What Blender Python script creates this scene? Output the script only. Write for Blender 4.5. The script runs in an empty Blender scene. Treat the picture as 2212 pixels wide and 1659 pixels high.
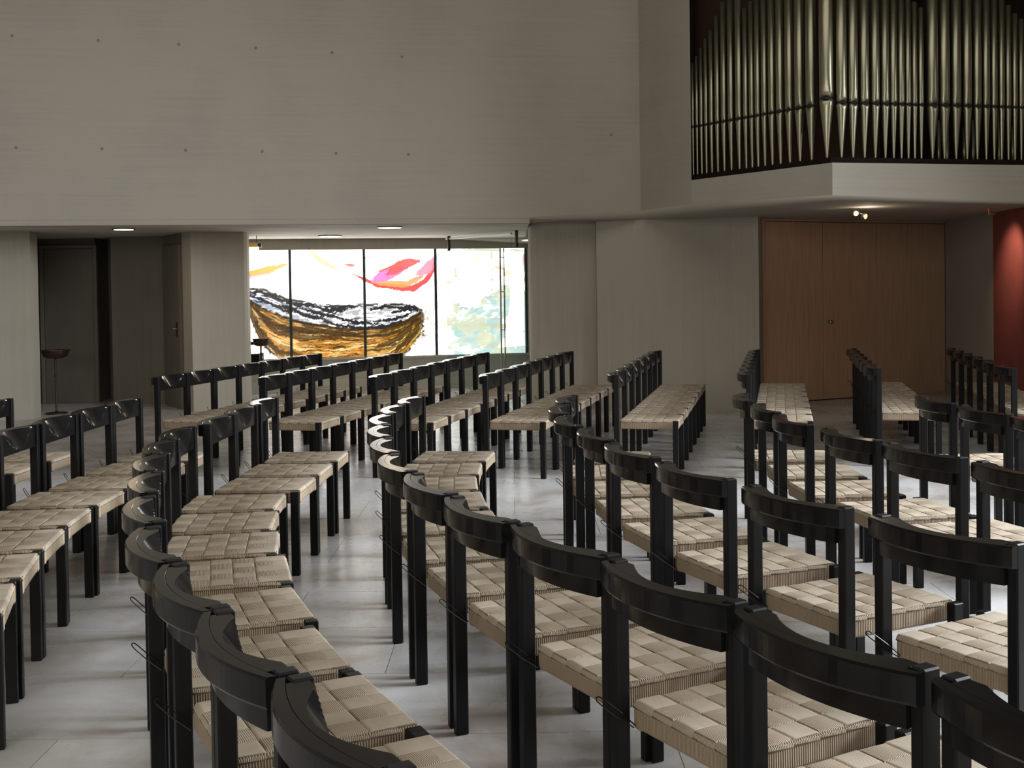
import bpy, bmesh, math, random
import numpy as np
from mathutils import Vector, Matrix
random.seed(7)
rng = np.random.RandomState(11)
S = bpy.context.scene
COL = S.collection
R = math.radians

# ------------------------------------------------------------------ camera
H = 1.4532
F = 2500.71
pitch, roll = 0.0211306, -0.0144077
cam_d = bpy.data.cameras.new('camera')
cam = bpy.data.objects.new('camera', cam_d)
COL.objects.link(cam)
fw = Vector((0, math.cos(pitch), -math.sin(pitch)))
up = Vector((0, math.sin(pitch), math.cos(pitch)))
rt = Vector((1, 0, 0))
c_, s_ = math.cos(roll), math.sin(roll)
rt2 = rt * c_ + up * s_
up2 = up * c_ - rt * s_
M = Matrix((rt2, up2, -fw)).transposed().to_4x4()
M.translation = Vector((0, 0, H))
cam.matrix_world = M
cam_d.sensor_width = 36.0
cam_d.lens = F / 2212 * 36.0
cam_d.shift_y = -(829.5 - 674.053) / 2212
cam_d.clip_start = 0.05
cam_d.clip_end = 100
S.camera = cam

# ------------------------------------------------------------------ world, lights, exposure
S.view_settings.view_transform = 'Standard'
S.view_settings.look = 'None'
S.view_settings.exposure = 0.0
S.view_settings.gamma = 1.0
S.view_settings.use_curve_mapping = False
W = bpy.data.worlds.new('world')
S.world = W
W.use_nodes = True
W.node_tree.nodes['Background'].inputs[0].default_value = (0.80, 0.88, 1.0, 1)
W.node_tree.nodes['Background'].inputs[1].default_value = 0.6


def area(name, loc, target, sx, sy, power, col):
    d = bpy.data.lights.new(name, 'AREA')
    d.shape = 'RECTANGLE'
    d.size = sx
    d.size_y = sy
    d.energy = power
    d.color = col
    o = bpy.data.objects.new(name, d)
    o.location = loc
    o.rotation_euler = (Vector(target) - Vector(loc)).to_track_quat('-Z', 'Y').to_euler()
    COL.objects.link(o)
    return o


# skylight over the nave, high windows to the right of the altar, broad fill added behind the viewer to brighten walls under the gallery
area('skylight', (1.0, 5.0, 7.3), (1.0, 6.0, 0), 9, 7, 225, (1.0, 0.95, 0.87))
area('high_window_light', (8.6, 5.6, 4.0), (0.2, 5.2, 0.0), 4.2, 2.4, 800, (0.90, 0.95, 1.0)).data.spread = R(95)
area('rear_fill_light', (-2.0, -3.6, 3.0), (1.5, 12.0, 1.4), 7, 2.4, 320, (1.0, 0.95, 0.86))

# ------------------------------------------------------------------ materials


def mat(name, col, rough=0.6, metal=0.0, noise=None, bump=0.0, spec=0.5, coord='Object', streak=None, coat=0.0):
    m = bpy.data.materials.new(name)
    m.use_nodes = True
    nt = m.node_tree
    b = nt.nodes['Principled BSDF']
    b.inputs['Base Color'].default_value = (*col, 1)
    b.inputs['Roughness'].default_value = rough
    b.inputs['Metallic'].default_value = metal
    b.inputs['Specular IOR Level'].default_value = spec
    if coat:
        b.inputs['Coat Weight'].default_value = coat
        b.inputs['Coat Roughness'].default_value = 0.12
    if noise:
        sc, c2, stretch = noise
        tc = nt.nodes.new('ShaderNodeTexCoord')
        mp = nt.nodes.new('ShaderNodeMapping')
        mp.inputs['Scale'].default_value = stretch
        n = nt.nodes.new('ShaderNodeTexNoise')
        n.inputs['Scale'].default_value = sc
        n.inputs['Detail'].default_value = 6
        n.inputs['Roughness'].default_value = 0.62
        r = nt.nodes.new('ShaderNodeValToRGB')
        r.color_ramp.elements[0].position = 0.32
        r.color_ramp.elements[1].position = 0.68
        r.color_ramp.elements[0].color = (*c2, 1)
        r.color_ramp.elements[1].color = (*col, 1)
        nt.links.new(tc.outputs[coord], mp.inputs[0])
        nt.links.new(mp.outputs[0], n.inputs['Vector'])
        nt.links.new(n.outputs['Fac'], r.inputs[0])
        nt.links.new(r.outputs[0], b.inputs['Base Color'])
        if bump:
            bp = nt.nodes.new('ShaderNodeBump')
            bp.inputs['Strength'].default_value = bump
            bp.inputs['Distance'].default_value = 0.01
            nt.links.new(n.outputs['Fac'], bp.inputs['Height'])
            nt.links.new(bp.outputs[0], b.inputs['Normal'])
    return m


def concrete(name, ca, cb, board='z', bump=0.25, grain=True):
    """board-marked plastered concrete: fine lines along the boards, blotches and small pores"""
    m = bpy.data.materials.new(name)
    m.use_nodes = True
    nt = m.node_tree
    N, L = nt.nodes, nt.links
    b = N['Principled BSDF']
    b.inputs['Roughness'].default_value = 0.85
    b.inputs['Specular IOR Level'].default_value = 0.25
    tc = N.new('ShaderNodeTexCoord')
    n1 = N.new('ShaderNodeTexNoise')
    n1.inputs['Scale'].default_value = 1.1
    n1.inputs['Detail'].default_value = 5
    L.new(tc.outputs['Object'], n1.inputs['Vector'])
    mp = N.new('ShaderNodeMapping')
    mp.inputs['Scale'].default_value = {'z': (0.7, 0.7, 38), 'v': (26, 26, 0.6), 'y': (1.2, 22, 1)}[board]
    L.new(tc.outputs['Object'], mp.inputs[0])
    n2 = N.new('ShaderNodeTexNoise')
    n2.inputs['Scale'].default_value = 1.0
    n2.inputs['Detail'].default_value = 3
    L.new(mp.outputs[0], n2.inputs['Vector'])
    n3 = N.new('ShaderNodeTexNoise')
    n3.inputs['Scale'].default_value = 70
    n3.inputs['Detail'].default_value = 2
    L.new(tc.outputs['Object'], n3.inputs['Vector'])
    a1 = N.new('ShaderNodeMath'); a1.operation = 'MULTIPLY_ADD'
    L.new(n2.outputs['Fac'], a1.inputs[0]); a1.inputs[1].default_value = 0.5
    L.new(n1.outputs['Fac'], a1.inputs[2])
    a2 = N.new('ShaderNodeMath'); a2.operation = 'MULTIPLY_ADD'
    L.new(n3.outputs['Fac'], a2.inputs[0]); a2.inputs[1].default_value = 0.35
    L.new(a1.outputs[0], a2.inputs[2])
    r = N.new('ShaderNodeValToRGB')
    r.color_ramp.elements[0].position = 0.62
    r.color_ramp.elements[1].position = 1.0
    r.color_ramp.elements[0].color = (*cb, 1)
    r.color_ramp.elements[1].color = (*ca, 1)
    L.new(a2.outputs[0], r.inputs[0])
    L.new(r.outputs[0], b.inputs['Base Color'])
    bp = N.new('ShaderNodeBump')
    bp.inputs['Strength'].default_value = bump
    bp.inputs['Distance'].default_value = 0.008
    ad = N.new('ShaderNodeMath'); ad.operation = 'MULTIPLY_ADD'
    L.new(n3.outputs['Fac'], ad.inputs[0]); ad.inputs[1].default_value = 0.3
    L.new(n2.outputs['Fac'], ad.inputs[2])
    L.new(ad.outputs[0], bp.inputs['Height'])
    L.new(bp.outputs[0], b.inputs['Normal'])
    return m


def cord(name, axis, pitch_, ca, cb, contrast):
    """paper cord: twisted strands laid side by side along one axis"""
    m = bpy.data.materials.new(name)
    m.use_nodes = True
    nt = m.node_tree
    N, L = nt.nodes, nt.links
    b = N['Principled BSDF']
    b.inputs['Roughness'].default_value = 0.75
    b.inputs['Specular IOR Level'].default_value = 0.3
    tc = N.new('ShaderNodeTexCoord')
    w = N.new('ShaderNodeTexWave')
    w.wave_type = 'BANDS'
    w.bands_direction = axis
    w.inputs['Scale'].default_value = 0.314159 / pitch_ 
    w.inputs['Distortion'].default_value = 0.6
    w.inputs['Detail'].default_value = 1.0
    w.inputs['Detail Scale'].default_value = 0.3
    L.new(tc.outputs['Object'], w.inputs['Vector'])
    n = N.new('ShaderNodeTexNoise')
    n.inputs['Scale'].default_value = 9
    n.inputs['Detail'].default_value = 4
    info = N.new('ShaderNodeObjectInfo')
    va = N.new('ShaderNodeVectorMath'); va.operation = 'ADD'
    L.new(tc.outputs['Object'], va.inputs[0])
    L.new(info.outputs['Location'], va.inputs[1])
    L.new(va.outputs[0], n.inputs['Vector'])
    r0 = N.new('ShaderNodeValToRGB')
    r0.color_ramp.elements[0].position = 0.35
    r0.color_ramp.elements[1].position = 0.65
    r0.color_ramp.elements[0].color = (*cb, 1)
    r0.color_ramp.elements[1].color = (*ca, 1)
    L.new(n.outputs['Fac'], r0.inputs[0])
    mx = N.new('ShaderNodeMix'); mx.data_type = 'RGBA'; mx.blend_type = 'MULTIPLY'
    r1 = N.new('ShaderNodeValToRGB')
    r1.color_ramp.elements[0].position = 0.0
    r1.color_ramp.elements[1].position = 0.45 if contrast < 0.9 else 0.8
    r1.color_ramp.elements[0].color = (0.16, 0.12, 0.09, 1)
    r1.color_ramp.elements[1].color = (1, 1, 1, 1)
    L.new(w.outputs['Fac'], r1.inputs[0])
    mx.inputs['Factor'].default_value = contrast
    L.new(r0.outputs[0], mx.inputs['A'])
    L.new(r1.outputs[0], mx.inputs['B'])
    L.new(mx.outputs['Result'], b.inputs['Base Color'])
    bp = N.new('ShaderNodeBump')
    bp.inputs['Strength'].default_value = 0.5
    bp.inputs['Distance'].default_value = 0.003
    L.new(w.outputs['Fac'], bp.inputs['Height'])
    L.new(bp.outputs[0], b.inputs['Normal'])
    return m


def emis(name, col, st):
    m = bpy.data.materials.new(name)
    m.use_nodes = True
    b = m.node_tree.nodes['Principled BSDF']
    b.inputs['Base Color'].default_value = (*col, 1)
    b.inputs['Emission Color'].default_value = (*col, 1)
    b.inputs['Emission Strength'].default_value = st
    return m


M_UP = concrete('plaster_upper', (0.37, 0.34, 0.292), (0.325, 0.30, 0.258), 'z', 0.15)
M_LOW = concrete('plaster_lower', (0.37, 0.345, 0.295), (0.32, 0.298, 0.255), 'v', 0.25)
M_SOF = concrete('board_ceiling', (0.56, 0.53, 0.47), (0.36, 0.33, 0.29), 'y', 1.0)  # pale streaks put window light glinting off the boards into the colour
M_BALC = concrete('balcony_plaster', (0.42, 0.39, 0.335), (0.38, 0.355, 0.305), 'z', 0.1)
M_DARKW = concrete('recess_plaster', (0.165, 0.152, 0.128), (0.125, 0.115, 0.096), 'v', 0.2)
M_DOORG = mat('grey_door_paint', (0.145, 0.13, 0.11), 0.6, noise=(6, (0.12, 0.108, 0.092), (1, 1, 0.4)))
M_BLACKW = mat('black_stained_wood', (0.0075, 0.007, 0.0075), 0.38, noise=(30, (0.004, 0.004, 0.0045), (1, 1, 0.15)), bump=0.05, spec=0.17)
M_BLACKR = mat('black_lacquered_rail', (0.007, 0.0065, 0.0065), 0.16, noise=(30, (0.004, 0.004, 0.004), (0.2, 1, 1)), spec=0.28)
M_SEATX = cord('cord_side', 'Y', 0.0068, (0.40, 0.31, 0.215), (0.33, 0.25, 0.17), 1.0)
M_SEATR = cord('cord_rear', 'X', 0.0048, (0.36, 0.28, 0.195), (0.30, 0.23, 0.155), 0.5)
M_CORDY = cord('cord_depthwise', 'X', 0.0042, (0.46, 0.395, 0.305), (0.39, 0.33, 0.25), 0.6)
M_CORDX = cord('cord_widthwise', 'Y', 0.0048, (0.35, 0.285, 0.21), (0.29, 0.235, 0.17), 0.6)
M_WIRE = mat('black_wire', (0.01, 0.01, 0.01), 0.3, 0.8)
M_TIN = mat('tin_pipe', (0.36, 0.34, 0.25), 0.34, 1.0, noise=(3, (0.30, 0.285, 0.205), (1, 1, 0.3)))
M_VOID = mat('pipe_mouth_shade', (0.01, 0.01, 0.01), 0.9)
M_CASE = mat('organ_case_dark_wood', (0.016, 0.012, 0.010), 0.9, spec=0.05, noise=(12, (0.009, 0.007, 0.006), (1, 1, 0.1)))
M_CASEB = mat('organ_inner_panel', (0.055, 0.03, 0.02), 0.8, spec=0.1, noise=(8, (0.035, 0.02, 0.014), (1, 1, 0.1)))
M_WOOD = mat('brown_wood_panel', (0.48, 0.31, 0.20), 0.5, noise=(5, (0.38, 0.24, 0.15), (7, 7, 0.35)), bump=0.04)
M_RED = mat('red_painted_wall', (0.26, 0.07, 0.06), 0.85, spec=0.15, noise=(4, (0.21, 0.06, 0.055), (1, 1, 1)))
M_STEEL = mat('brushed_steel', (0.5, 0.5, 0.48), 0.3, 1.0)
M_DSTEEL = mat('dark_steel', (0.06, 0.055, 0.05), 0.4, 0.9)
M_BRASS = mat('brass', (0.8, 0.55, 0.22), 0.3, 1.0)
M_BRONZE = mat('dark_bronze', (0.05, 0.03, 0.02), 0.45, 0.8)
M_LAMP = emis('lamp_warm', (1.0, 0.80, 0.50), 3.0)
M_LAMPW = emis('lamp_white', (1.0, 0.92, 0.78), 2.2)
M_SPOT = emis('spot_glow', (1.0, 0.55, 0.18), 2.5)
M_FRAME = mat('window_frame_dark', (0.02, 0.035, 0.035), 0.5)
M_SILL = mat('grey_green_parapet', (0.52, 0.52, 0.47), 0.7, noise=(3, (0.45, 0.45, 0.40), (1, 1, 1)))
M_JOINT = mat('floor_joint', (0.30, 0.28, 0.26), 0.8)
M_HOLE = mat('tie_hole_disc', (0.20, 0.18, 0.15), 0.95)


def floor_mat():
    m = bpy.data.materials.new('polished_stone')
    m.use_nodes = True
    nt = m.node_tree
    N, L = nt.nodes, nt.links
    b = N['Principled BSDF']
    geo = N.new('ShaderNodeNewGeometry')
    n1 = N.new('ShaderNodeTexNoise')
    n1.inputs['Scale'].default_value = 1.5
    n1.inputs['Detail'].default_value = 7
    n1.inputs['Roughness'].default_value = 0.6
    n1.inputs['Distortion'].default_value = 0.6
    L.new(geo.outputs['Position'], n1.inputs['Vector'])
    r = N.new('ShaderNodeValToRGB')
    e = r.color_ramp.elements
    e[0].position = 0.34; e[0].color = (0.29, 0.25, 0.225, 1)
    e[1].position = 0.60; e[1].color = (0.46, 0.46, 0.462, 1)
    x = e.new(0.48); x.color = (0.40, 0.39, 0.38, 1)
    L.new(n1.outputs['Fac'], r.inputs[0])
    info = N.new('ShaderNodeObjectInfo')
    mr = N.new('ShaderNodeMapRange')
    mr.inputs['To Min'].default_value = 0.95
    mr.inputs['To Max'].default_value = 1.04
    L.new(info.outputs['Random'], mr.inputs['Value'])
    mx = N.new('ShaderNodeVectorMath'); mx.operation = 'SCALE'
    L.new(r.outputs[0], mx.inputs[0]); L.new(mr.outputs[0], mx.inputs['Scale'])
    L.new(mx.outputs[0], b.inputs['Base Color'])
    n2 = N.new('ShaderNodeTexNoise')
    n2.inputs['Scale'].default_value = 3.2
    n2.inputs['Detail'].default_value = 8
    n2.inputs['Roughness'].default_value = 0.7
    L.new(geo.outputs['Position'], n2.inputs['Vector'])
    m2 = N.new('ShaderNodeMapRange')
    m2.inputs['From Min'].default_value = 0.35
    m2.inputs['From Max'].default_value = 0.65
    m2.inputs['To Min'].default_value = 0.22
    m2.inputs['To Max'].default_value = 0.34
    L.new(n2.outputs['Fac'], m2.inputs['Value'])
    L.new(m2.outputs[0], b.inputs['Roughness'])
    b.inputs['Specular IOR Level'].default_value = 0.6
    bp = N.new('ShaderNodeBump')
    bp.inputs['Strength'].default_value = 0.02
    bp.inputs['Distance'].default_value = 0.004
    L.new(n2.outputs['Fac'], bp.inputs['Height'])
    L.new(bp.outputs[0], b.inputs['Normal'])
    return m


M_FLOOR = floor_mat()


def glass_mat():
    m = bpy.data.materials.new('clear_glass')
    m.use_nodes = True
    nt = m.node_tree
    N, L = nt.nodes, nt.links
    N.remove(N['Principled BSDF'])
    t = N.new('ShaderNodeBsdfTransparent')
    t.inputs[0].default_value = (0.92, 0.965, 0.95, 1)
    g = N.new('ShaderNodeBsdfGlossy')
    g.inputs['Roughness'].default_value = 0.02
    fr = N.new('ShaderNodeLayerWeight')
    fr.inputs[0].default_value = 0.12
    mx = N.new('ShaderNodeMixShader')
    L.new(fr.outputs['Facing'], mx.inputs[0])
    L.new(t.outputs[0], mx.inputs[1])
    L.new(g.outputs[0], mx.inputs[2])
    L.new(mx.outputs[0], N['Material Output'].inputs[0])
    return m


M_GLASS = glass_mat()

# ------------------------------------------------------------------ mesh helpers


def mk(name, verts, faces, m, parent=None, smooth=False, label=None, cat=None, group=None, kind=None):
    me = bpy.data.meshes.new(name)
    me.from_pydata([tuple(v) for v in verts], [], faces)
    bm = bmesh.new(); bm.from_mesh(me)
    bmesh.ops.recalc_face_normals(bm, faces=bm.faces)
    bm.to_mesh(me); bm.free()
    me.materials.append(m)
    if smooth:
        for p in me.polygons:
            p.use_smooth = True
    o = bpy.data.objects.new(name, me)
    COL.objects.link(o)
    if parent:
        o.parent = parent
    tag(o, label, cat, group, kind)
    return o


def tag(o, label=None, cat=None, group=None, kind=None):
    if label: o['label'] = label
    if cat: o['category'] = cat
    if group: o['group'] = group
    if kind: o['kind'] = kind
    return o


def thing(name, loc, rz, label, cat, group=None):
    o = bpy.data.objects.new(name, None)
    o.empty_display_size = 0.1
    o.location = loc
    o.rotation_euler = (0, 0, rz)
    COL.objects.link(o)
    return tag(o, label, cat, group)


def prism_vf(pts, z0, z1):
    n = len(pts)
    v = [(x, y, z0) for x, y in pts] + [(x, y, z1) for x, y in pts]
    f = [tuple(range(n))[::-1], tuple(range(n, 2 * n))]
    for i in range(n):
        j = (i + 1) % n
        f.append((i, j, n + j, n + i))
    return v, f


def prism(name, pts, z0, z1, m, **k):
    v, f = prism_vf(pts, z0, z1)
    return mk(name, v, f, m, **k)


def box_vf(x0, x1, y0, y1, z0, z1):
    return prism_vf([(x0, y0), (x1, y0), (x1, y1), (x0, y1)], z0, z1)


def bevel_mesh(verts, faces, w, seg=1):
    me = bpy.data.meshes.new('t'); me.from_pydata(verts, [], faces)
    bm = bmesh.new(); bm.from_mesh(me)
    bmesh.ops.recalc_face_normals(bm, faces=bm.faces)
    bmesh.ops.bevel(bm, geom=list(bm.edges), offset=w, segments=seg, profile=0.5, affect='EDGES')
    v = [tuple(x.co) for x in bm.verts]
    bm.verts.ensure_lookup_table()
    f = [tuple(x.index for x in p.verts) for p in bm.faces]
    bm.free(); bpy.data.meshes.remove(me)
    return v, f


def bbox(name, x0, x1, y0, y1, z0, z1, m, w=0.003, seg=1, **k):
    v, f = box_vf(x0, x1, y0, y1, z0, z1)
    v, f = bevel_mesh(v, f, w, seg)
    return mk(name, v, f, m, **k)


def join_vf(lst):
    V, Fc = [], []
    for v, f in lst:
        o = len(V)
        V += list(v)
        Fc += [tuple(i + o for i in p) for p in f]
    return V, Fc


def tube_vf(path, r, n=6, closed=False):
    P = [Vector(p) for p in path]
    V, Fc = [], []
    N = len(P)
    prev = None
    for i, p in enumerate(P):
        if closed:
            t = (P[(i + 1) % N] - P[i - 1]).normalized()
        else:
            t = (P[min(i + 1, N - 1)] - P[max(i - 1, 0)]).normalized()
        a = prev if prev is not None else (Vector((0, 0, 1)) if abs(t.z) < 0.9 else Vector((1, 0, 0)))
        u = (a - t * a.dot(t)).normalized()
        w = t.cross(u)
        prev = u
        rr = r[i] if isinstance(r, (list, tuple)) else r
        for k in range(n):
            an = 2 * math.pi * k / n
            V.append(p + u * (rr * math.cos(an)) + w * (rr * math.sin(an)))
    m = N if closed else N - 1
    for i in range(m):
        j = (i + 1) % N
        for k in range(n):
            l = (k + 1) % n
            Fc.append((i * n + k, i * n + l, j * n + l, j * n + k))
    if not closed:
        Fc.append(tuple(range(n))[::-1])
        Fc.append(tuple((N - 1) * n + k for k in range(n)))
    return [tuple(v) for v in V], Fc


def lathe_vf(prof, n=24, cx=0, cy=0):
    V, Fc = [], []
    for r, z in prof:
        for k in range(n):
            a = 2 * math.pi * k / n
            V.append((cx + r * math.cos(a), cy + r * math.sin(a), z))
    for i in range(len(prof) - 1):
        for k in range(n):
            l = (k + 1) % n
            Fc.append((i * n + k, i * n + l, (i + 1) * n + l, (i + 1) * n + k))
    Fc.append(tuple(range(n))[::-1])
    Fc.append(tuple((len(prof) - 1) * n + k for k in range(n)))
    return V, Fc


ST = dict(kind='structure')
# ------------------------------------------------------------------ floor with stone slabs
floor = prism('floor', [(-9.2, -6), (9.2, -6), (9.2, 18), (-9.2, 18)], -0.12, -0.004, M_JOINT, **ST)
TX, TY = 1.0, 0.6
tv, tf = box_vf(0.0015, TX - 0.0015, 0.0015, TY - 0.0015, -0.012, 0.0)
tile0 = mk('slab', tv, tf, M_FLOOR, parent=floor)
rest = []
near = []
for j in range(-10, 30):
    for i in range(-10, 10):
        x, y = i * TX + (0.5 if j % 2 else 0.0), j * TY + 0.15
        if x < -9.1 or x + TX > 9.2 or y + TY > 18 or y < -6: continue
        yc = y + TY * 0.5
        vis = y + TY > 2.2 and abs(x + TX / 2) - TX / 2 < 0.45 * (y + TY)
        (near if vis else rest).append((x, y))
near.sort(key=lambda p: p[1])
rest += near[298:]
near = near[:298]
for k, (x, y) in enumerate(near):
    o = tile0 if k == 0 else tile0.copy()
    if k: COL.objects.link(o)
    o.location = (x, y, 0)
V, Fc = join_vf([([(a + x, b + y, c) for a, b, c in tv], tf) for x, y in rest])
mk('slabs_beyond', V, Fc, M_FLOOR, parent=floor, kind='stuff')

# ------------------------------------------------------------------ upper wall (over the low aisle), its return and the high shell
ZC = 2.19


def wy(X):      # front plane of the big upper wall
    return 12.4 + 0.177 * (X + 5.48)


XA = 1.53
A_, B_, C_, D_ = (XA, wy(XA)), (1.97, 12.6), (3.05, 10.98), (5.08, 11.48)
prof = [(0.0, 8.0), (0.0, 2.255), (0.004, 2.248), (0.008, 2.195), (0.014, 2.19), (0.10, 2.19), (0.10, 8.0)]
nx = [-9.1, 0.22]
V = []
for X in nx:
    for d, z in prof:
        V.append((X, wy(X) + d, z))
n = len(prof)
Fc = [tuple(range(n)), tuple(range(n, 2 * n))] + [(i, (i + 1) % n, n + (i + 1) % n, n + i) for i in range(n)]
upper = mk('wall_back', V, Fc, M_UP, **ST)
# shutter tie holes: flat dark discs, the shade of the hollows put into their colour
for px, py in [(40, 80), (225, 90), (398, 98), (563, 106), (727, 116), (877, 125), (43, 320), (228, 322), (408, 325), (573, 328), (732, 332), (888, 334), (1325, 292)]:
    hx = (px - 1106) / F
    Y = (12.4 + 0.177 * 5.48) / (1 - 0.177 * hx)
    X = hx * Y
    z = H + (621 - 0.0144 * (px - 1106) - py) * Y / F
    v, f = lathe_vf([(0.014, -0.004), (0.017, 0.002)], 10)
    o = mk('tie_hole_disc', v, f, M_HOLE, parent=upper)
    o.rotation_euler = (R(90), 0, math.atan(0.177))
    o.location = (X, Y, z)
# return wall towards the organ
prism('wall_return', [A_, B_, (1.985, 12.70), (2.04, 14.0), (XA, 14.0)], 2.592, 8.0, M_UP, **ST)
prism('wall_back_end', [(0.22, wy(0.22)), A_, (XA, 14.2), (0.22, 14.2)], 2.592, 8.0, M_UP, **ST)
# soft rounded lower edge that runs from the upper wall round the corner and along the gallery
ZG = 2.235
path = [(0.22, wy(0.22)), A_, B_, C_, D_, (7.5, 12.08)]
rads = [0.03, 0.10, 0.10, 0.05, 0.035, 0.035]
zbs = [2.235, 2.235, 2.238, 2.235, 2.205, 2.205]
V, Fc = [], []
P_ = [Vector(p) for p in path]
for i, p in enumerate(P_):
    d0 = (p - P_[i - 1]).normalized() if i else (P_[1] - p).normalized()
    d1 = (P_[i + 1] - p).normalized() if i < len(P_) - 1 else d0
    n0 = Vector((-d0.y, d0.x)); n1 = Vector((-d1.y, d1.x))
    nn_ = (n0 + n1).normalized(); nn_ = nn_ / max(0.5, nn_.dot(n0))
    r = rads[i]; zb = zbs[i]
    pr = [(0, 2.592), (0, zb + r)] + [(r * (1 - math.cos(a)), zb + r - r * math.sin(a)) for a in [math.pi / 2 * k / 7 for k in range(1, 8)]] + [(0.13, zb), (0.13, 2.592)]
    for d, z in pr:
        q = p + nn_ * d
        V.append((q.x, q.y, z))
n = 11
for i in range(len(P_) - 1):
    for k in range(n):
        Fc.append((i * n + k, i * n + (k + 1) % n, (i + 1) * n + (k + 1) % n, (i + 1) * n + k))
Fc.append(tuple(range(n))); Fc.append(tuple((len(P_) - 1) * n + k for k in range(n)))
tr = mk('trim_1', V, Fc, M_UP, **ST)
bmn = tr.data
for p in bmn.polygons:
    nz = abs(p.normal.z)
    p.use_smooth = 0.05 < nz < 0.98
# ceilings
prism('ceiling_aisle', [(-9.1, wy(-9.1) + 0.10), (0.21, wy(0.21) + 0.10), (0.21, 18), (-9.1, 18)], ZC, ZC + 0.2, M_SOF, **ST)
prism('ceiling_under_gallery', [(0.22, wy(0.22) + 0.1), (XA + 0.05, 13.75), (2.05, 12.68), (3.08, 11.10), (5.06, 11.60), (7.5, 12.20), (7.5, 18), (0.22, 18)], ZG, 2.5, M_BALC, **ST)
# organ gallery parapet
gal = prism('wall_gallery', [(2.07, 12.66), (3.08, 11.10), (5.06, 11.58), (7.5, 12.18), (7.5, 14.4), (2.0, 14.4)], 2.5, 2.591, M_BALC, **ST)
o1 = 0.10
# outer shell of the church room
prism('wall_left', [(-9.2, -6), (-9.1, -6), (-9.1, 18), (-9.2, 18)], 0, 8, M_UP, **ST)
prism('wall_front', [(-9.2, -6.1), (9.2, -6.1), (9.2, -6), (-9.2, -6)], 0, 8, M_UP, **ST)
prism('wall_far', [(-9.2, 18), (9.2, 18), (9.2, 18.1), (-9.2, 18.1)], 0, 2.45, M_UP, **ST)
prism('ceiling', [(-9.2, -6), (9.2, -6), (9.2, 18), (-9.2, 18)], 8.0, 8.2, M_UP, **ST)
prism('wall_right', [(9.1, -6), (9.2, -6), (9.2, 18), (9.1, 18)], 0, 8, M_UP, **ST)
prism('wall_organ_bay', [(2.0, 14.4), (9.1, 14.4), (9.1, 14.5), (2.0, 14.5)], 2.5, 8, M_CASE, **ST)

# ------------------------------------------------------------------ lower level walls
prism('wall_pier_left', [(-9.1, 12.87), (-5.6, 13.49), (-5.62, 13.75), (-6.62, 15.9), (-9.1, 15.9)], 0, ZC, M_LOW, **ST)
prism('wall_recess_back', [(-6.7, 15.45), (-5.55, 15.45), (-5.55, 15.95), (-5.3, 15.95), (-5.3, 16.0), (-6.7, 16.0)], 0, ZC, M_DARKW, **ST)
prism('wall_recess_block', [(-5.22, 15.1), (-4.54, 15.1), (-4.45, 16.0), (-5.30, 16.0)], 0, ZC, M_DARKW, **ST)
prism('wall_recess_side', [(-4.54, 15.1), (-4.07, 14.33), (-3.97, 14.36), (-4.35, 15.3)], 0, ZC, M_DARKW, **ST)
prism('wall_pier_middle', [(-4.07, 14.33), (-3.90, 14.1), (-3.30, 14.3), (-3.29, 14.42), (-3.38, 14.95), (-3.95, 15.3)], 0, ZC, M_LOW, **ST)
# rounded pier right of the window
pts = [(0.22, 15.0)]
for t in range(9):
    a = math.pi + t / 8 * math.pi / 2
    pts.append((0.40 + 0.18 * math.cos(a), 14.16 + 0.18 * math.sin(a)))
pts += [(1.04, 14.03), (1.04, 15.0)]
prism('wall_pier_right', pts, 0, 2.26, M_LOW, **ST)
prism('wall_side_chapel', [(1.02, 13.86), (2.86, 13.4), (3.02, 13.92), (3.0, 14.4), (1.02, 14.4)], 0, 2.26, M_LOW, **ST)
prism('wall_grey_right', [(5.72, 15.27), (5.6, 13.45), (5.46, 11.4), (5.3, 8.6), (5.45, 8.6), (5.8, 15.3)], 0, 2.25, M_LOW, **ST)

# door_1: grey door in the recess
d1 = thing('door_1', (-5.89, 15.43, 0), 0, None, None); tag(d1, kind='structure')
bbox('door_leaf', -0.33, 0.33, -0.03, 0.02, 0.0, 2.05, M_DOORG, parent=d1)
for x0, x1, z0, z1 in [(-0.38, -0.335, 0, 2.10), (0.335, 0.38, 0, 2.10), (-0.335, 0.335, 2.055, 2.10)]:
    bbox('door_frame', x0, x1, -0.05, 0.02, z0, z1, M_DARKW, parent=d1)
# door_2: dark side door next to the middle pier
ang = math.atan2(14.33 - 15.1, -4.07 + 4.54)
d2 = thing('door_2', (-4.30, 14.70, 0), ang, None, None); tag(d2, kind='structure')
bbox('door_leaf', -0.36, 0.40, -0.035, 0.01, 0.0, 2.05, M_DOORG, parent=d2)
h = bbox('handle_plate', 0.27, 0.31, -0.045, -0.034, 0.9, 1.08, M_DSTEEL, 0.002, parent=d2)
v, f = tube_vf([(0.29, -0.045, 1.0), (0.29, -0.085, 1.0), (0.17, -0.085, 1.0)], 0.009, 8)
mk('handle', v, f, M_STEEL, parent=d2)

# door_3: brown wood double door and the panelling beside it
a3 = math.atan2(1.35, 2.70)
d3 = thing('door_3', (3.02, 13.92, 0), a3, None, None); tag(d3, kind='structure')


def wl(px):
    r = (px - 1106) / F
    Y = 12.415 / (1 - 0.5 * r)
    return (r * Y - 3.02) / math.cos(a3)


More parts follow.
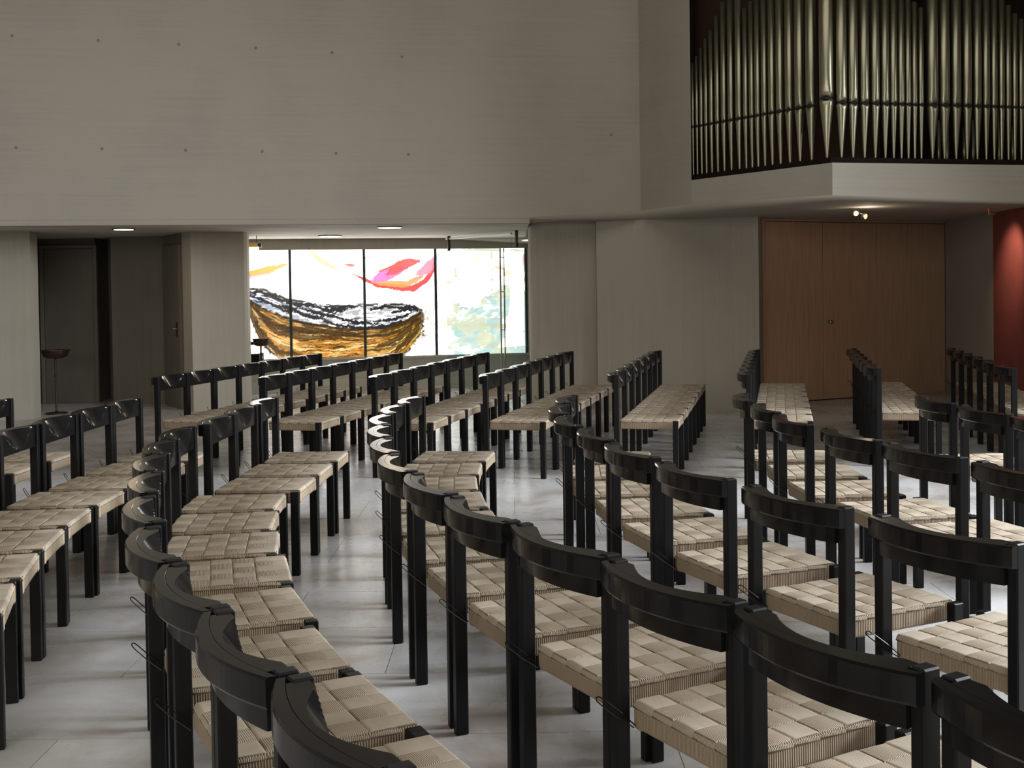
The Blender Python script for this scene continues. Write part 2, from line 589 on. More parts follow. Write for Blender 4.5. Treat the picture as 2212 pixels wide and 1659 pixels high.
wx = [wl(1646), wl(1654), wl(1779), wl(1896), wl(1962), wl(2042)]
bbox('frame_strip', wx[0], wx[1] - 0.003, 0, 0.05, 0, 2.25, M_WOOD, 0.002, parent=d3)
for i in (1, 2):
    bbox('door_leaf', wx[i] + 0.005, wx[i + 1] - 0.006, 0.004, 0.05, 0.012, 2.205, M_WOOD, 0.002, parent=d3)
for i in (3, 4):
    bbox('wood_panel', wx[i] + 0.002, wx[i + 1] - 0.004, 0.0, 0.05, 0.0, 2.205, M_WOOD, 0.0015, parent=d3)
bbox('header_panel', wx[1], wx[5], -0.002, 0.05, 2.212, 2.262, M_WOOD, 0.002, parent=d3)
bbox('dark_backing', wx[0], wx[5] + 0.1, 0.055, 0.12, 0, 2.26, M_CASE, 0.002, parent=d3)
v, f = lathe_vf([(0.014, 0), (0.014, 0.03), (0.024, 0.032), (0.026, 0.045), (0.018, 0.055)], 16)
o = mk('door_knob', v, f, M_STEEL, parent=d3, smooth=True)
o.location = (wl(1791), 0.006, 0.97); o.rotation_euler = (R(90), 0, 0)

# red wall panel at the right edge
prism('red_wall_panel', [(5.575, 13.40), (5.46, 12.0), (5.40, 11.2), (5.45, 11.2), (5.51, 12.0), (5.625, 13.40)], 0.0, 2.245, M_RED,
      label='red painted wall panel under the gallery at right, glowing below a spotlight', cat='wall panel')

# ------------------------------------------------------------------ far window wall with painted glass
def ly(X): return 17.11 + 0.183 * X


aw = math.atan(0.183)
ZB, ZT = 0.485, 2.034
prism('wall_window_parapet', [(-6.8, ly(-6.8)), (1.6, ly(1.6)), (1.6, ly(1.6) + 0.3), (-6.8, ly(-6.8) + 0.3)], 0, ZB, M_SILL, **ST)
prism('trim_3', [(-6.8, ly(-6.8) - 0.10), (1.6, ly(1.6) - 0.10), (1.6, ly(1.6)), (-6.8, ly(-6.8))], 0.0, 0.17, M_SILL, **ST)
prism('trim_4', [(-6.8, ly(-6.8) - 0.05), (1.6, ly(1.6) - 0.05), (1.6, ly(1.6)), (-6.8, ly(-6.8))], ZB - 0.03, ZB, M_SILL, **ST)
prism('wall_window_header', [(-6.8, ly(-6.8) - 0.02), (1.6, ly(1.6) - 0.02), (1.6, ly(1.6) + 0.3), (-6.8, ly(-6.8) + 0.3)], ZT, ZC, M_LOW, **ST)
prism('wall_window_left', [(-6.8, ly(-6.8)), (-5.22, ly(-5.22)), (-5.22, ly(-5.22) + 0.3), (-6.8, ly(-6.8) + 0.3)], ZB, ZT, M_LOW, **ST)
prism('wall_window_right', [(0.32, ly(0.32)), (1.6, ly(1.6)), (1.6, ly(1.6) + 0.3), (0.32, ly(0.32) + 0.3)], ZB, ZT, M_LOW, **ST)

win = thing('window_1', (0, 17.11, 0), aw, None, None); tag(win, kind='structure')
mpx = [None, 628, 788, 942, 1137]


def wu(px):
    r = (px - 1106) / F
    Y = 17.11 / (1 - 0.183 * r)
    return r * Y / math.cos(aw)


us = [wu(628) - 1.05, wu(628), wu(788), wu(942), wu(1137)]


# --- painting of the glass (a brushed golden boat hull, red swirls, pale washes), sampled on the pane grids
def vnoise(x, y, seed):
    g = np.random.RandomState(seed).rand(512, 512)
    xi = np.floor(x).astype(int); yi = np.floor(y).astype(int)
    fx = x - xi; fy = y - yi
    fx = fx * fx * (3 - 2 * fx); fy = fy * fy * (3 - 2 * fy)
    xi &= 511; yi &= 511
    x1 = (xi + 1) & 511; y1 = (yi + 1) & 511
    return (g[yi, xi] * (1 - fx) + g[yi, x1] * fx) * (1 - fy) + (g[y1, xi] * (1 - fx) + g[y1, x1] * fx) * fy


def fbm(x, y, seed, o=4):
    s = 0; a = 0.5; t = 0
    for k in range(o):
        s = s + a * vnoise(x * 2 ** k, y * 2 ** k, seed + k); t += a; a *= 0.55
    return s / t


def ss(a, b, x):
    t = np.clip((x - a) / (b - a), 0, 1)
    return t * t * (3 - 2 * t)


def stroke(x, y, pts, w, seed):
    """soft brushed stroke along a polyline, returns 0..1"""
    best = np.full(x.shape, 1e9)
    tt = np.zeros(x.shape)
    L_ = 0
    for (x0, y0), (x1, y1) in zip(pts, pts[1:]):
        dx, dy = x1 - x0, y1 - y0
        l2 = dx * dx + dy * dy
        t = np.clip(((x - x0) * dx + (y - y0) * dy) / l2, 0, 1)
        d = np.hypot(x - x0 - t * dx, y - y0 - t * dy)
        m = d < best
        best = np.where(m, d, best)
        tt = np.where(m, L_ + t * math.sqrt(l2), tt)
        L_ += math.sqrt(l2)
    taper = np.sin(np.clip(tt / L_, 0.03, 0.97) * math.pi) ** 0.5
    br = 0.6 * fbm(tt * 0.05 + 3, best * 0.9, seed) + 0.4 * fbm(tt * 0.12, best * 2.2 + y * 0.3, seed + 7)
    return ss(0, 0.35, taper * w - best + (br - 0.5) * w * 1.2) * ss(0.2, 0.5, br + 0.15)


def paint(x, y):
    """x, y in photo-like units (525..1145, 538..780) -> linear rgb"""
    c = np.ones(x.shape + (3,)) * 1.0
    wx_ = x + 6 * (fbm(x / 30, y / 30, 5) - 0.5); wy_ = y + 6 * (fbm(x / 30, y / 30, 15) - 0.5)

    def lay(mask, col):
        nonlocal c
        m_ = np.clip(mask, 0, 1)[..., None]
        c = c * (1 - m_) + np.array(col) * m_

    # pale washes on the right
    rgt = ss(900, 985, x)
    n1 = fbm(x / 42, y / 30, 21); n2 = fbm(x / 36, y / 34, 31); n3 = fbm(x / 22, y / 16, 41)
    lay(rgt * ss(0.44, 0.60, n1) * ss(600, 660, y) * 0.9, (0.66, 0.92, 0.96))
    lay(rgt * ss(0.46, 0.62, n2) * 0.8, (1.0, 0.96, 0.72))
    lay(rgt * ss(0.62, 0.75, n3) * ss(640, 690, y) * 0.7, (0.80, 0.95, 0.72))
    lay(ss(0.60, 0.72, fbm(x / 30, y / 9, 51)) * ss(985, 1040, x) * ss(575, 600, y) * (1 - ss(635, 660, y)) * 0.9, (0.98, 0.62, 0.62))
    lay(ss(0.60, 0.70, fbm(x / 18, y / 9, 55)) * ss(960, 975, x) * (1 - ss(1040, 1060, x)) * ss(635, 650, y) * (1 - ss(675, 690, y)) * 0.8, (0.25, 0.45, 0.5))
    lay(ss(1100, 1120, x) * ss(548, 560, y) * (1 - ss(572, 585, y)) * 0.85, (0.9, 0.25, 0.45))
    lay(rgt * ss(0.62, 0.72, fbm(x / 60, y / 7, 57)) * 0.4, (1.0, 0.60, 0.35))
    # reds
    lay(stroke(wx_, wy_, [(668, 538), (690, 560), (715, 578), (735, 588)], 7, 61) * 0.75, (0.95, 0.50, 0.30))
    lay(stroke(wx_, wy_, [(685, 542), (720, 566), (760, 575)], 5, 63) * 0.4, (1.0, 0.75, 0.4))
    lay(stroke(wx_, wy_, [(745, 573), (770, 577)], 3.4, 64) * 0.9, (0.9, 0.18, 0.12))
    lay(stroke(wx_, wy_, [(785, 560), (812, 556)], 2.5, 65) * 0.5, (0.85, 0.3, 0.7))
    lay(stroke(wx_, wy_, [(530, 596), (548, 591), (566, 586), (590, 580), (622, 573)], 8, 66), (0.98, 0.50, 0.12))
    lay(stroke(wx_, wy_, [(526, 604), (560, 596), (600, 590)], 6, 67) * 0.6, (0.95, 0.45, 0.42))
    lay(stroke(wx_, wy_, [(765, 594), (790, 607), (815, 620), (850, 625), (893, 628), (920, 612), (938, 588), (944, 562)], 7, 68), (0.88, 0.10, 0.10))
    lay(stroke(wx_, wy_, [(805, 612), (840, 617), (880, 618), (915, 602)], 8, 69) * 0.9, (0.96, 0.36, 0.10))
    lay(stroke(wx_, wy_, [(805, 610), (828, 600), (850, 592), (872, 582)], 12, 70) * 0.95, (0.80, 0.22, 0.62))
    lay(stroke(wx_, wy_, [(838, 596), (860, 582), (880, 572), (905, 568)], 12, 71) * 0.95, (0.85, 0.12, 0.13))
    lay(stroke(wx_, wy_, [(820, 590), (850, 578), (878, 568)], 3, 72), (0.7, 0.15, 0.10))
    lay(stroke(wx_, wy_, [(900, 600), (925, 585), (942, 560)], 11, 73) * 0.9, (0.92, 0.28, 0.42))
    # boat
    rim = np.interp(x, [530, 548, 570, 590, 620, 660, 700, 750, 790, 830, 870, 895, 908], [627, 624, 626, 634, 648, 657, 662, 667, 664, 664, 664, 668, 678])
    gun = np.interp(x, [530, 545, 575, 610, 640, 690, 740, 790, 830, 870, 900, 912], [640, 652, 668, 684, 695, 705, 712, 716, 712, 702, 686, 680])
    keel = np.interp(x, [530, 538, 548, 560, 580, 600, 640, 840, 870, 890, 905, 915, 919], [640, 672, 705, 735, 762, 778, 800, 800, 778, 758, 738, 712, 690])
    rim = rim + 5 * (fbm(x / 25, y / 60, 75) - 0.5)
    gun = gun + 6 * (fbm(x / 30, y / 60, 76) - 0.5)
    keel = keel + 10 * (fbm(x / 9, y / 9, 77) - 0.5)
    xin = ss(532, 537, x) * (1 - ss(912, 918, x + 5 * fbm(x / 6, y / 6, 78)))
    hull = ss(-1, 2, y - gun) * (1 - ss(-3, 3, y - keel)) * xin
    t = np.clip((y - gun) / np.maximum(keel - gun, 1), 0, 1)
    st1 = fbm(x / 34 + 3 * t, (t * 26 + x / 90), 80)
    st2 = fbm(x / 16, t * 52 + x / 60, 90)
    gold = np.stack([0.33 + 0.80 * (st1 - 0.3), 0.12 + 0.60 * (st1 - 0.3), 0.01 + 0.16 * (st1 - 0.3)], -1)
    green = ss(800, 880, x)[..., None]
    gold = gold * (1 - 0.45 * green) + np.stack([0.22 + 0 * x, 0.19 + 0 * x, 0.01 + 0 * x], -1) * 0.45 * green
    c = c * (1 - hull[..., None]) + gold * hull[..., None]
    lay(hull * ss(0.50, 0.62, st2) * 0.9, (0.06, 0.025, 0.006))
    lay(hull * ss(0.58, 0.70, st1) * 0.7, (1.0, 0.78, 0.36))
    lay(hull * ss(0.62, 0.72, fbm(x / 22, t * 16, 95)) * 0.75, (0.72, 0.20, 0.02))
    lay(hull * ss(0.0, 1.0, t) * (1 - ss(600, 660, x)) * 0.35 * ss(0.4, 0.6, st2), (0.92, 0.85, 0.75))
    inner = ss(-2, 1, y - rim) * (1 - ss(-1, 2, y - gun)) * xin
    lay(inner, (0.85, 0.88, 0.95))
    ink = 0.6 * fbm(wx_ / 22, (y - rim) / 3.2 + x / 60, 101) + 0.4 * fbm(wx_ / 7, wy_ / 3, 102)
    lay(inner * ss(0.465, 0.53, ink) * (0.55 + 0.45 * ss(0.45, 0.6, fbm(x / 40, y / 20, 103))), (0.03, 0.028, 0.03))
    lay(inner * (1 - ss(620, 700, x)) * ss(0.55, 0.66, fbm(x / 15, y / 6, 104)) * 0.7, (0.30, 0.45, 0.75))
    lay(xin * np.exp(-((y - gun - 3) / 4.5) ** 2) * ss(0.36, 0.46, fbm(x / 20, y / 6, 106)) * 1.2, (0.02, 0.015, 0.01))
    lay(xin * np.exp(-((y - rim) / 3.2) ** 2) * ss(0.34, 0.44, fbm(x / 14, y / 5, 107)) * 1.2, (0.03, 0.03, 0.02))
    g2 = gun + 0.22 * (keel - gun)
    lay(hull * (1 - ss(0.0, 0.30, t)) * ss(0.38, 0.52, st2) * 0.8, (0.045, 0.025, 0.01))
    lay(xin * np.exp(-((y - g2) / 5.0) ** 2) * ss(0.40, 0.50, fbm(x / 26, y / 6, 108)), (0.04, 0.025, 0.01))
    inks = [[(536, 632), (560, 628), (585, 640), (610, 650), (640, 660), (690, 668)], [(540, 640), (565, 648), (590, 660), (625, 668), (655, 684), (700, 690)],
            [(545, 650), (580, 655), (610, 672), (640, 676), (668, 690), (720, 700)], [(620, 655), (655, 672), (690, 680), (730, 692), (775, 704), (820, 708)],
            [(640, 664), (670, 660), (700, 672), (735, 676), (760, 672)], [(800, 676), (830, 668), (860, 672), (890, 670), (908, 684)],
            [(800, 700), (840, 700), (870, 692), (900, 678)], [(700, 700), (745, 712), (790, 716), (835, 712), (880, 700)],
            [(690, 672), (720, 676), (745, 668), (790, 668)], [(845, 684), (870, 676), (895, 676)]]
    ax_ = x + 9 * (fbm(x / 9, y / 9, 131) - 0.5) ; ay_ = y + 11 * (fbm(x / 8, y / 7, 141) - 0.5)
    for q, pl_ in enumerate(inks):
        lay(stroke(ax_, ay_, pl_, 3.8, 150 + q) * xin, (0.02, 0.02, 0.025))
    brown = [[(538, 645), (545, 680), (556, 715), (572, 750), (590, 775)], [(545, 660), (575, 695), (620, 715), (700, 722), (780, 728)], [(560, 690), (600, 722), (660, 735), (740, 738)],
             [(910, 690), (900, 720), (880, 745), (850, 768)], [(900, 690), (880, 722), (845, 750), (800, 765)], [(555, 700), (580, 740), (600, 765), (650, 772)], [(820, 725), (860, 712), (895, 692)]]
    for q, pl_ in enumerate(brown):
        lay(stroke(ax_, ay_, pl_, 7, 170 + q) * hull * 0.85, (0.045, 0.025, 0.008))
    edge = xin * np.exp(-((y - keel) / 6.0) ** 2) + np.exp(-((x - 914) / 4.0) ** 2) * ss(672, 690, y) * (1 - ss(735, 750, y))
    lay(edge * ss(0.42, 0.52, fbm(x / 5, y / 5, 109)), (0.06, 0.04, 0.02))
    lay(ss(0.58, 0.68, fbm(x / 5, y / 5, 111)) * np.exp(-((x - 925) / 12.0) ** 2) * ss(660, 680, y) * (1 - ss(750, 770, y)) * 0.8, (0.35, 0.32, 0.05))
    c = np.clip(c, 0, 1)
    return c * (1 + 3.4 * ss(0.80, 1.0, c.min(-1)))[..., None]


M_ART = bpy.data.materials.new('painted_glass_daylit')
M_ART.use_nodes = True
_n = M_ART.node_tree
_b = _n.nodes['Principled BSDF']
_a = _n.nodes.new('ShaderNodeVertexColor'); _a.layer_name = 'paint'
_n.links.new(_a.outputs[0], _b.inputs['Emission Color'])
_n.links.new(_a.outputs[0], _b.inputs['Base Color'])
_b.inputs['Emission Strength'].default_value = 1.0
_b.inputs['Roughness'].default_value = 0.2
px_edges = [628 - 160, 628, 788, 942, 1137]
for i in range(4):
    u0, u1 = us[i] + 0.006, us[i + 1] - 0.006
    nu, nv = int((px_edges[i + 1] - px_edges[i]) * 0.9), 216
    U_, V_ = np.meshgrid(np.linspace(0, 1, nu), np.linspace(0, 1, nv))
    X = u0 + (u1 - u0) * U_
    Z = ZB + (ZT - ZB) * V_
    ax = px_edges[i] + (px_edges[i + 1] - px_edges[i]) * U_
    ay = 780 + (540 - 780) * V_
    colr = paint(ax, ay)
    me = bpy.data.meshes.new('painted_pane')
    co = np.zeros((2 * nu * nv, 3), 'f')
    co[:nu * nv] = np.stack([X, np.full_like(X, 0.02), Z], -1).reshape(-1, 3)
    nq = (nu - 1) * (nv - 1)
    idx = np.arange(nu * nv).reshape(nv, nu)
    q = np.stack([idx[:-1, :-1], idx[:-1, 1:], idx[1:, 1:], idx[1:, :-1]], -1).reshape(-1, 4)
    me.from_pydata(co[:nu * nv].tolist() + [(u0, 0.03, ZB), (u1, 0.03, ZB), (u1, 0.03, ZT), (u0, 0.03, ZT)], [],
                   q.tolist() + [(nu * nv + 3, nu * nv + 2, nu * nv + 1, nu * nv)])
    at = me.color_attributes.new('paint', 'FLOAT_COLOR', 'POINT')
    arr = np.ones((nu * nv + 4, 4), 'f')
    arr[:nu * nv, :3] = colr.reshape(-1, 3)
    at.data.foreach_set('color', arr.ravel())
    me.materials.append(M_ART)
    o = bpy.data.objects.new('painted_pane', me)
    COL.objects.link(o); o.parent = win
for u in us:
    bbox('mullion', u - 0.019, u + 0.019, -0.02, 0.05, ZB, ZT, M_FRAME, 0.002, parent=win)

# ------------------------------------------------------------------ glass door leaf with bar handles
g0, g1 = Vector((0.16, 14.80)), Vector((-0.92, 16.35))
ga = math.atan2(g1.y - g0.y, g1.x - g0.x)
gl = (g1 - g0).length
d4 = thing('door_4', (g0.x, g0.y, 0), ga, None, None); tag(d4, kind='structure')


def gpar(px):
    r = (px - 1106) / F
    d = g1 - g0
    # X = r Y
    t = (r * g0.y - g0.x) / (d.x - r * d.y)
    return t * gl


e0, e1 = gpar(1107), gpar(966)
bbox('glass_leaf', e0, e1, -0.006, 0.006, 0.012, 2.14, M_GLASS, 0.001, parent=d4)
bbox('glass_sidelight', gpar(1143) if gpar(1143) > -0.6 else -0.5, e0 - 0.008, -0.006, 0.006, 0.012, 2.17, M_GLASS, 0.001, parent=d4)
hx = gpar(1086)
for sy in (-0.03, 0.03):
    v, f = tube_vf([(hx, sy, 0.28), (hx, sy, 1.98)], 0.011, 8)
    mk('bar_handle', v, f, M_STEEL, parent=d4)
for z in (0.4, 0.9, 1.4, 1.85):
    v, f = tube_vf([(hx, -0.03, z), (hx, 0.03, z)], 0.005, 8)
    mk('handle_fixing', v, f, M_STEEL, parent=d4)
for u, zt, zb in ((gpar(972), 2.19, 1.98), (gpar(1118), 2.19, 1.97)):
    bbox('pivot_fitting', u - 0.012, u + 0.012, -0.02, 0.02, zb, zt, M_DSTEEL, 0.002, parent=d4)
bbox('top_rail', e0, e1, -0.012, 0.012, 2.14, 2.165, M_STEEL, 0.002, parent=d4)

# ------------------------------------------------------------------ organ
org = thing('pipe_organ', (2.6, 12.2, 2.592), 0, 'large organ with tall tin pipes standing on the concrete gallery at upper right', 'organ')
OX, OY, OZ = 2.6, 12.2, 2.592


def ok(v):  # world -> organ local
    return [(a - OX, b - OY, c - OZ) for a, b, c in v]


def oprism(name, pts, z0, z1, m):
    v, f = prism_vf(pts, z0, z1)
    return mk(name, ok(v), f, m, parent=org)


oprism('base_board', [(1.995, 12.62), (3.05, 11.02), (5.08, 11.52), (6.2, 11.80), (6.2, 11.95), (3.08, 11.20), (2.12, 12.66)], 2.5925, 2.645, M_CASE)
oprism('inner_panel', [(2.10, 13.1), (3.25, 11.75), (3.8, 11.9), (3.8, 11.94), (3.26, 11.79), (2.14, 13.12)], 2.645, 4.9, M_CASEB)
oprism('case_side', [(2.005, 12.74), (2.03, 12.74), (2.15, 14.38), (2.06, 14.38)], 2.5925, 6.2, M_CASE)
oprism('case_back', [(2.15, 14.30), (6.9, 14.30), (6.9, 14.38), (2.15, 14.38)], 2.5925, 6.2, M_CASE)
# small inner pipes glimpsed between the feet
for k, px in enumerate([1880, 2030, 2048, 2085, 2104, 2160, 2190]):
    r = (px - 1106) / F
    Y = 12.1 + 0.15 * (k % 3)
    v, f = lathe_vf([(0.006, 2.60), (0.022, 2.80), (0.022, 3.05 + 0.1 * (k % 3))], 12, r * Y, Y)
    mk('inner_pipe', ok(v), f, M_TIN, parent=org, smooth=True)


def pipe(px, wpx, ytop, seg, corner=False):
    """one facade pipe located by the sight line over column px; seg = (P0, P1) facade line"""
    (ax, ay), (bx, by) = seg
    r = (px - 1106) / F
    t = (r * ay - ax) / ((bx - ax) - r * (by - ay))
    X, Y = ax + t * (bx - ax), ay + t * (by - ay)
    # facade directions
    L_ = math.hypot(bx - ax, by - ay)
    rad = wpx * 0.5 * Y / F
    yh = 621 - 0.0144 * (px - 1106)
    zt = H + (yh - ytop) * Y / F
    fa = math.atan2(by - ay, bx - ax)      # facade direction; outward normal = fa - 90deg
    return X, Y, rad, zt, fa


def make_pipe(X, Y, rad, zt, fa, zm=3.17, z0=2.64):
    base = thing('pipe', (X - OX, Y - OY, 0), fa, None, None)
    # the pipe body itself is the part: cylinder with its flattened, pointed upper lip
    n = 20
    lip = 3.6 * rad
    rows_ = [zm + 0.016, zm + 0.3 * lip, zm + 0.6 * lip, zm + 0.85 * lip, zm + lip, zm + lip * 1.25, zt]
    V, Fc = [], []
    for z in rows_:
        w = max(0.0, 1 - (z - zm) / lip)       # lip half width fraction
        flat = 0.80 * rad * w
        for k in range(n):
            a = 2 * math.pi * k / n
            x, y = rad * math.cos(a), rad * math.sin(a)
            if y < 0 and w > 0:
                lim = -math.sqrt(max(rad * rad - flat * flat, 0))
                if y < lim: y = lim + (y - lim) * 0.06
            V.append((x, y, z - OZ))
    m_ = len(rows_)
    for i in range(m_ - 1):
        for k in range(n):
            l = (k + 1) % n
            Fc.append((i * n + k, i * n + l, (i + 1) * n + l, (i + 1) * n + k))
    # open top: rim turned inward
    for k in range(n):
        a = 2 * math.pi * k / n
        V.append((rad * 0.9 * math.cos(a), rad * 0.9 * math.sin(a), zt - OZ))
    for k in range(n):
        a = 2 * math.pi * k / n
        V.append((rad * 0.9 * math.cos(a), rad * 0.9 * math.sin(a), zt - OZ - 0.15))
    for q in (0, 1):
        for k in range(n):
            l = (k + 1) % n
            b0 = (m_ - 1 + q) * n
            Fc.append((b0 + k, b0 + l, b0 + n + l, b0 + n + k))
    Fc.append(tuple(range(n)))
    me_ = mk('pipe', V, Fc, M_TIN, smooth=True)
    me_.parent = org
    me_.location = (X - OX, Y - OY, 0)
    me_.rotation_euler = (0, 0, fa)
    bpy.data.objects.remove(base)
    # mouth slot: a black core carries the slot's shade in its colour
    v, f = lathe_vf([(rad * 0.86, zm - OZ - 0.003), (rad * 0.86, zm - OZ + 0.018)], 16)
    mk('mouth', v, f, M_VOID, parent=me_)
    # conical foot with flattened lower lip
    V, Fc = [], []
    fr = [(rad, zm), (rad * 1.0, zm - 0.5 * rad), (rad * 0.93, zm - 1.0 * rad), (0.011, z0 + 0.02), (0.009, z0)]
    for q, (rr, z) in enumerate(fr):
        for k in range(n):
            a = 2 * math.pi * k / n
            x, y = rr * math.cos(a), rr * math.sin(a)
            if q < 2 and y < -0.62 * rr:
                y = (-0.62 - 0.05 - (0.25 if q == 1 else 0)) * rr
            V.append((x, y, z - OZ))
    for i in range(len(fr) - 1):
        for k in range(n):
            l = (k + 1) % n
            Fc.append((i * n + k, i * n + l, (i + 1) * n + l, (i + 1) * n + k))
    Fc.append(tuple(range(n))); Fc.append(tuple((len(fr) - 1) * n + k for k in range(n)))
    mk('foot', V, Fc, M_TIN, parent=me_, smooth=True)


SL = ((2.10, 12.55), (3.09, 11.12))
SR = ((3.09, 11.12), (5.08, 11.60))
zx = lambda a: 1480 + a * 0.331
zy = lambda b: b * 0.331
L1 = [(65, 420, 26), (92, 375, 26), (121, 320, 28), (152, 262, 30), (187, 205, 34), (226, 115, 38), (268, 25, 42), (314, -70, 45), (366, -180, 50)]
L2 = [(410, 65, 38), (449, 22, 38), (488, -30, 42), (532, -85, 44), (580, -140, 50), (633, -200, 54), (694, -270, 60), (760, -350, 66), (836, -430, 74)]
for a, b, w in L1 + L2:
    make_pipe(*pipe(zx(a), w * 0.331 * 0.97, zy(b), SL))
X, Y, rad, zt, fa = pipe(zx(928), 96 * 0.331, zy(-620), SL)
make_pipe(3.05, 11.16, 0.068, 5.2, R(-22), zm=3.215)
R1_ = [(1030, -330, 76), (1105, -270, 70), (1180, -215, 66), (1250, -165, 62), (1315, -115, 58), (1370, -70, 52), (1420, -40, 46), (1465, -10, 42), (1507, 25, 38), (1549, 62, 38)]
R2_ = [(1622, -260, 78), (1700, -215, 72), (1776, -170, 68), (1848, -130, 64), (1914, -90, 58), (1972, -55, 52), (2024, -25, 46), (2073, 2, 42), (2116, 48, 40), (2159, 100, 38), (2200, 135, 36), (2242, 180, 34), (2280, 225, 32)]
for a, b, w in R1_ + R2_:
    make_pipe(*pipe(zx(a), w * 0.331 * 0.97, zy(b), SR))

# ------------------------------------------------------------------ lamps and small fittings


def disc_lamp(px, py, rr, mlamp, label, zc=ZC):
    yh = 621 - 0.0144 * (px - 1106)
    Y = (zc - 0.01 - H) * F / (yh - py)
    X = (px - 1106) / F * Y
    t = thing('ceiling_light', (X, Y, zc), 0, label, 'ceiling light', 'round ceiling lights in the low aisle')
    v, f = lathe_vf([(rr, 0.0), (rr + 0.012, -0.004), (rr + 0.012, -0.012), (rr, -0.012)], 32)
    mk('trim_ring', v, f, M_DSTEEL, parent=t, smooth=False)
    v, f = lathe_vf([(rr - 0.006, -0.0125), (rr - 0.012, -0.018)], 32)
    mk('diffuser', v, f, mlamp, parent=t)
    ld = bpy.data.lights.new('aisle_glow', 'AREA'); ld.shape = 'DISK'; ld.size = rr * 2; ld.energy = 5; ld.color = (1, 0.8, 0.55)
    lo = bpy.data.objects.new('aisle_glow', ld); lo.location = (X, Y, zc - 0.03); COL.objects.link(lo)


disc_lamp(271, 495.5, 0.115, M_LAMP, 'warm glowing round ceiling light above the dark recess on the left')
disc_lamp(845, 491.5, 0.14, M_LAMPW, 'round ceiling light nearest the big upper wall, over the painted window')
disc_lamp(716, 510, 0.15, M_LAMPW, 'round ceiling light farther back, close to the painted window header')

# pendant box lamp beside the middle pier
t = thing('pendant_lamp', (-3.36, 15.3, ZC), 0, 'small boxy pendant lamp hanging beside the middle pier, lit underneath', 'lamp')
v, f = tube_vf([(0.0, 0, 0), (0.0, 0, -0.11)], 0.004, 6); mk('rod', v, f, M_DSTEEL, parent=t)
bbox('housing', -0.24, 0.03, -0.06, 0.06, -0.155, -0.10, M_BRASS, 0.006, parent=t)
bbox('diffuser', -0.23, 0.02, -0.056, 0.056, -0.205, -0.155, M_LAMP, 0.006, parent=t)
bbox('end_cap', 0.031, 0.065, -0.035, 0.035, -0.155, -0.105, M_DSTEEL, 0.004, parent=t)

# twin spotlight under the gallery
t = thing('twin_spotlight', (3.66, 12.2, 2.25), R(20), 'small twin spotlight glowing orange under the organ gallery', 'spotlight')
v, f = tube_vf([(0, 0, 0), (0, 0, -0.05)], 0.008, 8); mk('stem', v, f, M_DSTEEL, parent=t)
v, f = tube_vf([(-0.045, 0, -0.055), (0.06, 0, -0.075)], 0.006, 8); mk('arm', v, f, M_STEEL, parent=t)
for dx, dz, m in ((-0.045, -0.065, M_SPOT), (0.06, -0.095, M_SPOT)):
    v, f = lathe_vf([(0.018, 0.03), (0.03, 0.0), (0.032, -0.03), (0.028, -0.032)], 16)
    o = mk('spot_head', v, f, M_STEEL, parent=t, smooth=True); o.location = (dx, 0, dz); o.rotation_euler = (R(-75), 0, R(dx * 300))
    v, f = lathe_vf([(0.026, -0.033), (0.022, -0.036)], 16)
    mk('lens', v, f, m, parent=o)
pl = bpy.data.lights.new('spot_glow_light', 'POINT'); pl.energy = 2.8; pl.color = (1, 0.82, 0.62); pl.shadow_soft_size = 0.04
po = bpy.data.objects.new('spot_glow_light', pl); po.location = (3.70, 12.02, 2.12); COL.objects.link(po)
# small brass bracket lamp near the red wall
t = thing('wall_spotlight', (5.16, 12.5, 2.25), 0, 'tiny brass spotlight bracket on the ceiling above the red wall panel', 'spotlight')
bbox('arm', -0.012, 0.012, -0.012, 0.012, -0.075, 0.0, M_BRASS, 0.002, parent=t)
bbox('head', -0.012, 0.07, -0.015, 0.015, -0.085, -0.072, M_BRASS, 0.002, parent=t)
sp = bpy.data.lights.new('red_wall_spot', 'SPOT'); sp.energy = 34; sp.spot_size = R(75); sp.spot_blend = 0.9; sp.color = (1, 0.72, 0.5); sp.shadow_soft_size = 0.03
so = bpy.data.objects.new('red_wall_spot', sp); so.location = (4.95, 12.55, 2.1); COL.objects.link(so)
so.rotation_euler = (Vector((5.52, 12.72, 1.66)) - so.location).to_track_quat('-Z', 'Y').to_euler()


def dish_stand(loc, hgt, rr, label):
    t = thing('dish_stand', loc, 0, label, 'stand', None)
    v, f = lathe_vf([(0.02, 0.0), (0.13, 0.004), (0.13, 0.014), (0.03, 0.022), (0.012, 0.035)], 24); mk('foot_plate', v, f, M_BRONZE, parent=t, smooth=False)
    v, f = lathe_vf([(0.012, 0.03), (0.012, 0.45), (0.017, 0.455), (0.017, 0.47), (0.012, 0.475), (0.013, hgt - 0.10)], 12); mk('pole', v, f, M_BRONZE, parent=t)
    v, f = lathe_vf([(0.013, hgt - 0.105), (rr * 0.50, hgt - 0.10), (rr * 0.74, hgt - 0.085), (rr * 0.86, hgt - 0.045), (rr * 0.90, hgt - 0.012), (rr, hgt - 0.010), (rr, hgt), (rr * 0.88, hgt - 0.004), (rr * 0.7, hgt - 0.07), (0.01, hgt - 0.085)], 28)
    mk('dish', v, f, M_BRONZE, parent=t)
    return t


dish_stand((-5.555, 14.05, 0), 0.775, 0.175, 'thin dark stand with a shallow dish in front of the grey door, far left')
dish_stand((-3.36, 15.45, 0), 0.82, 0.115, 'dark stand with a shallow dish against the window beside the middle pier')
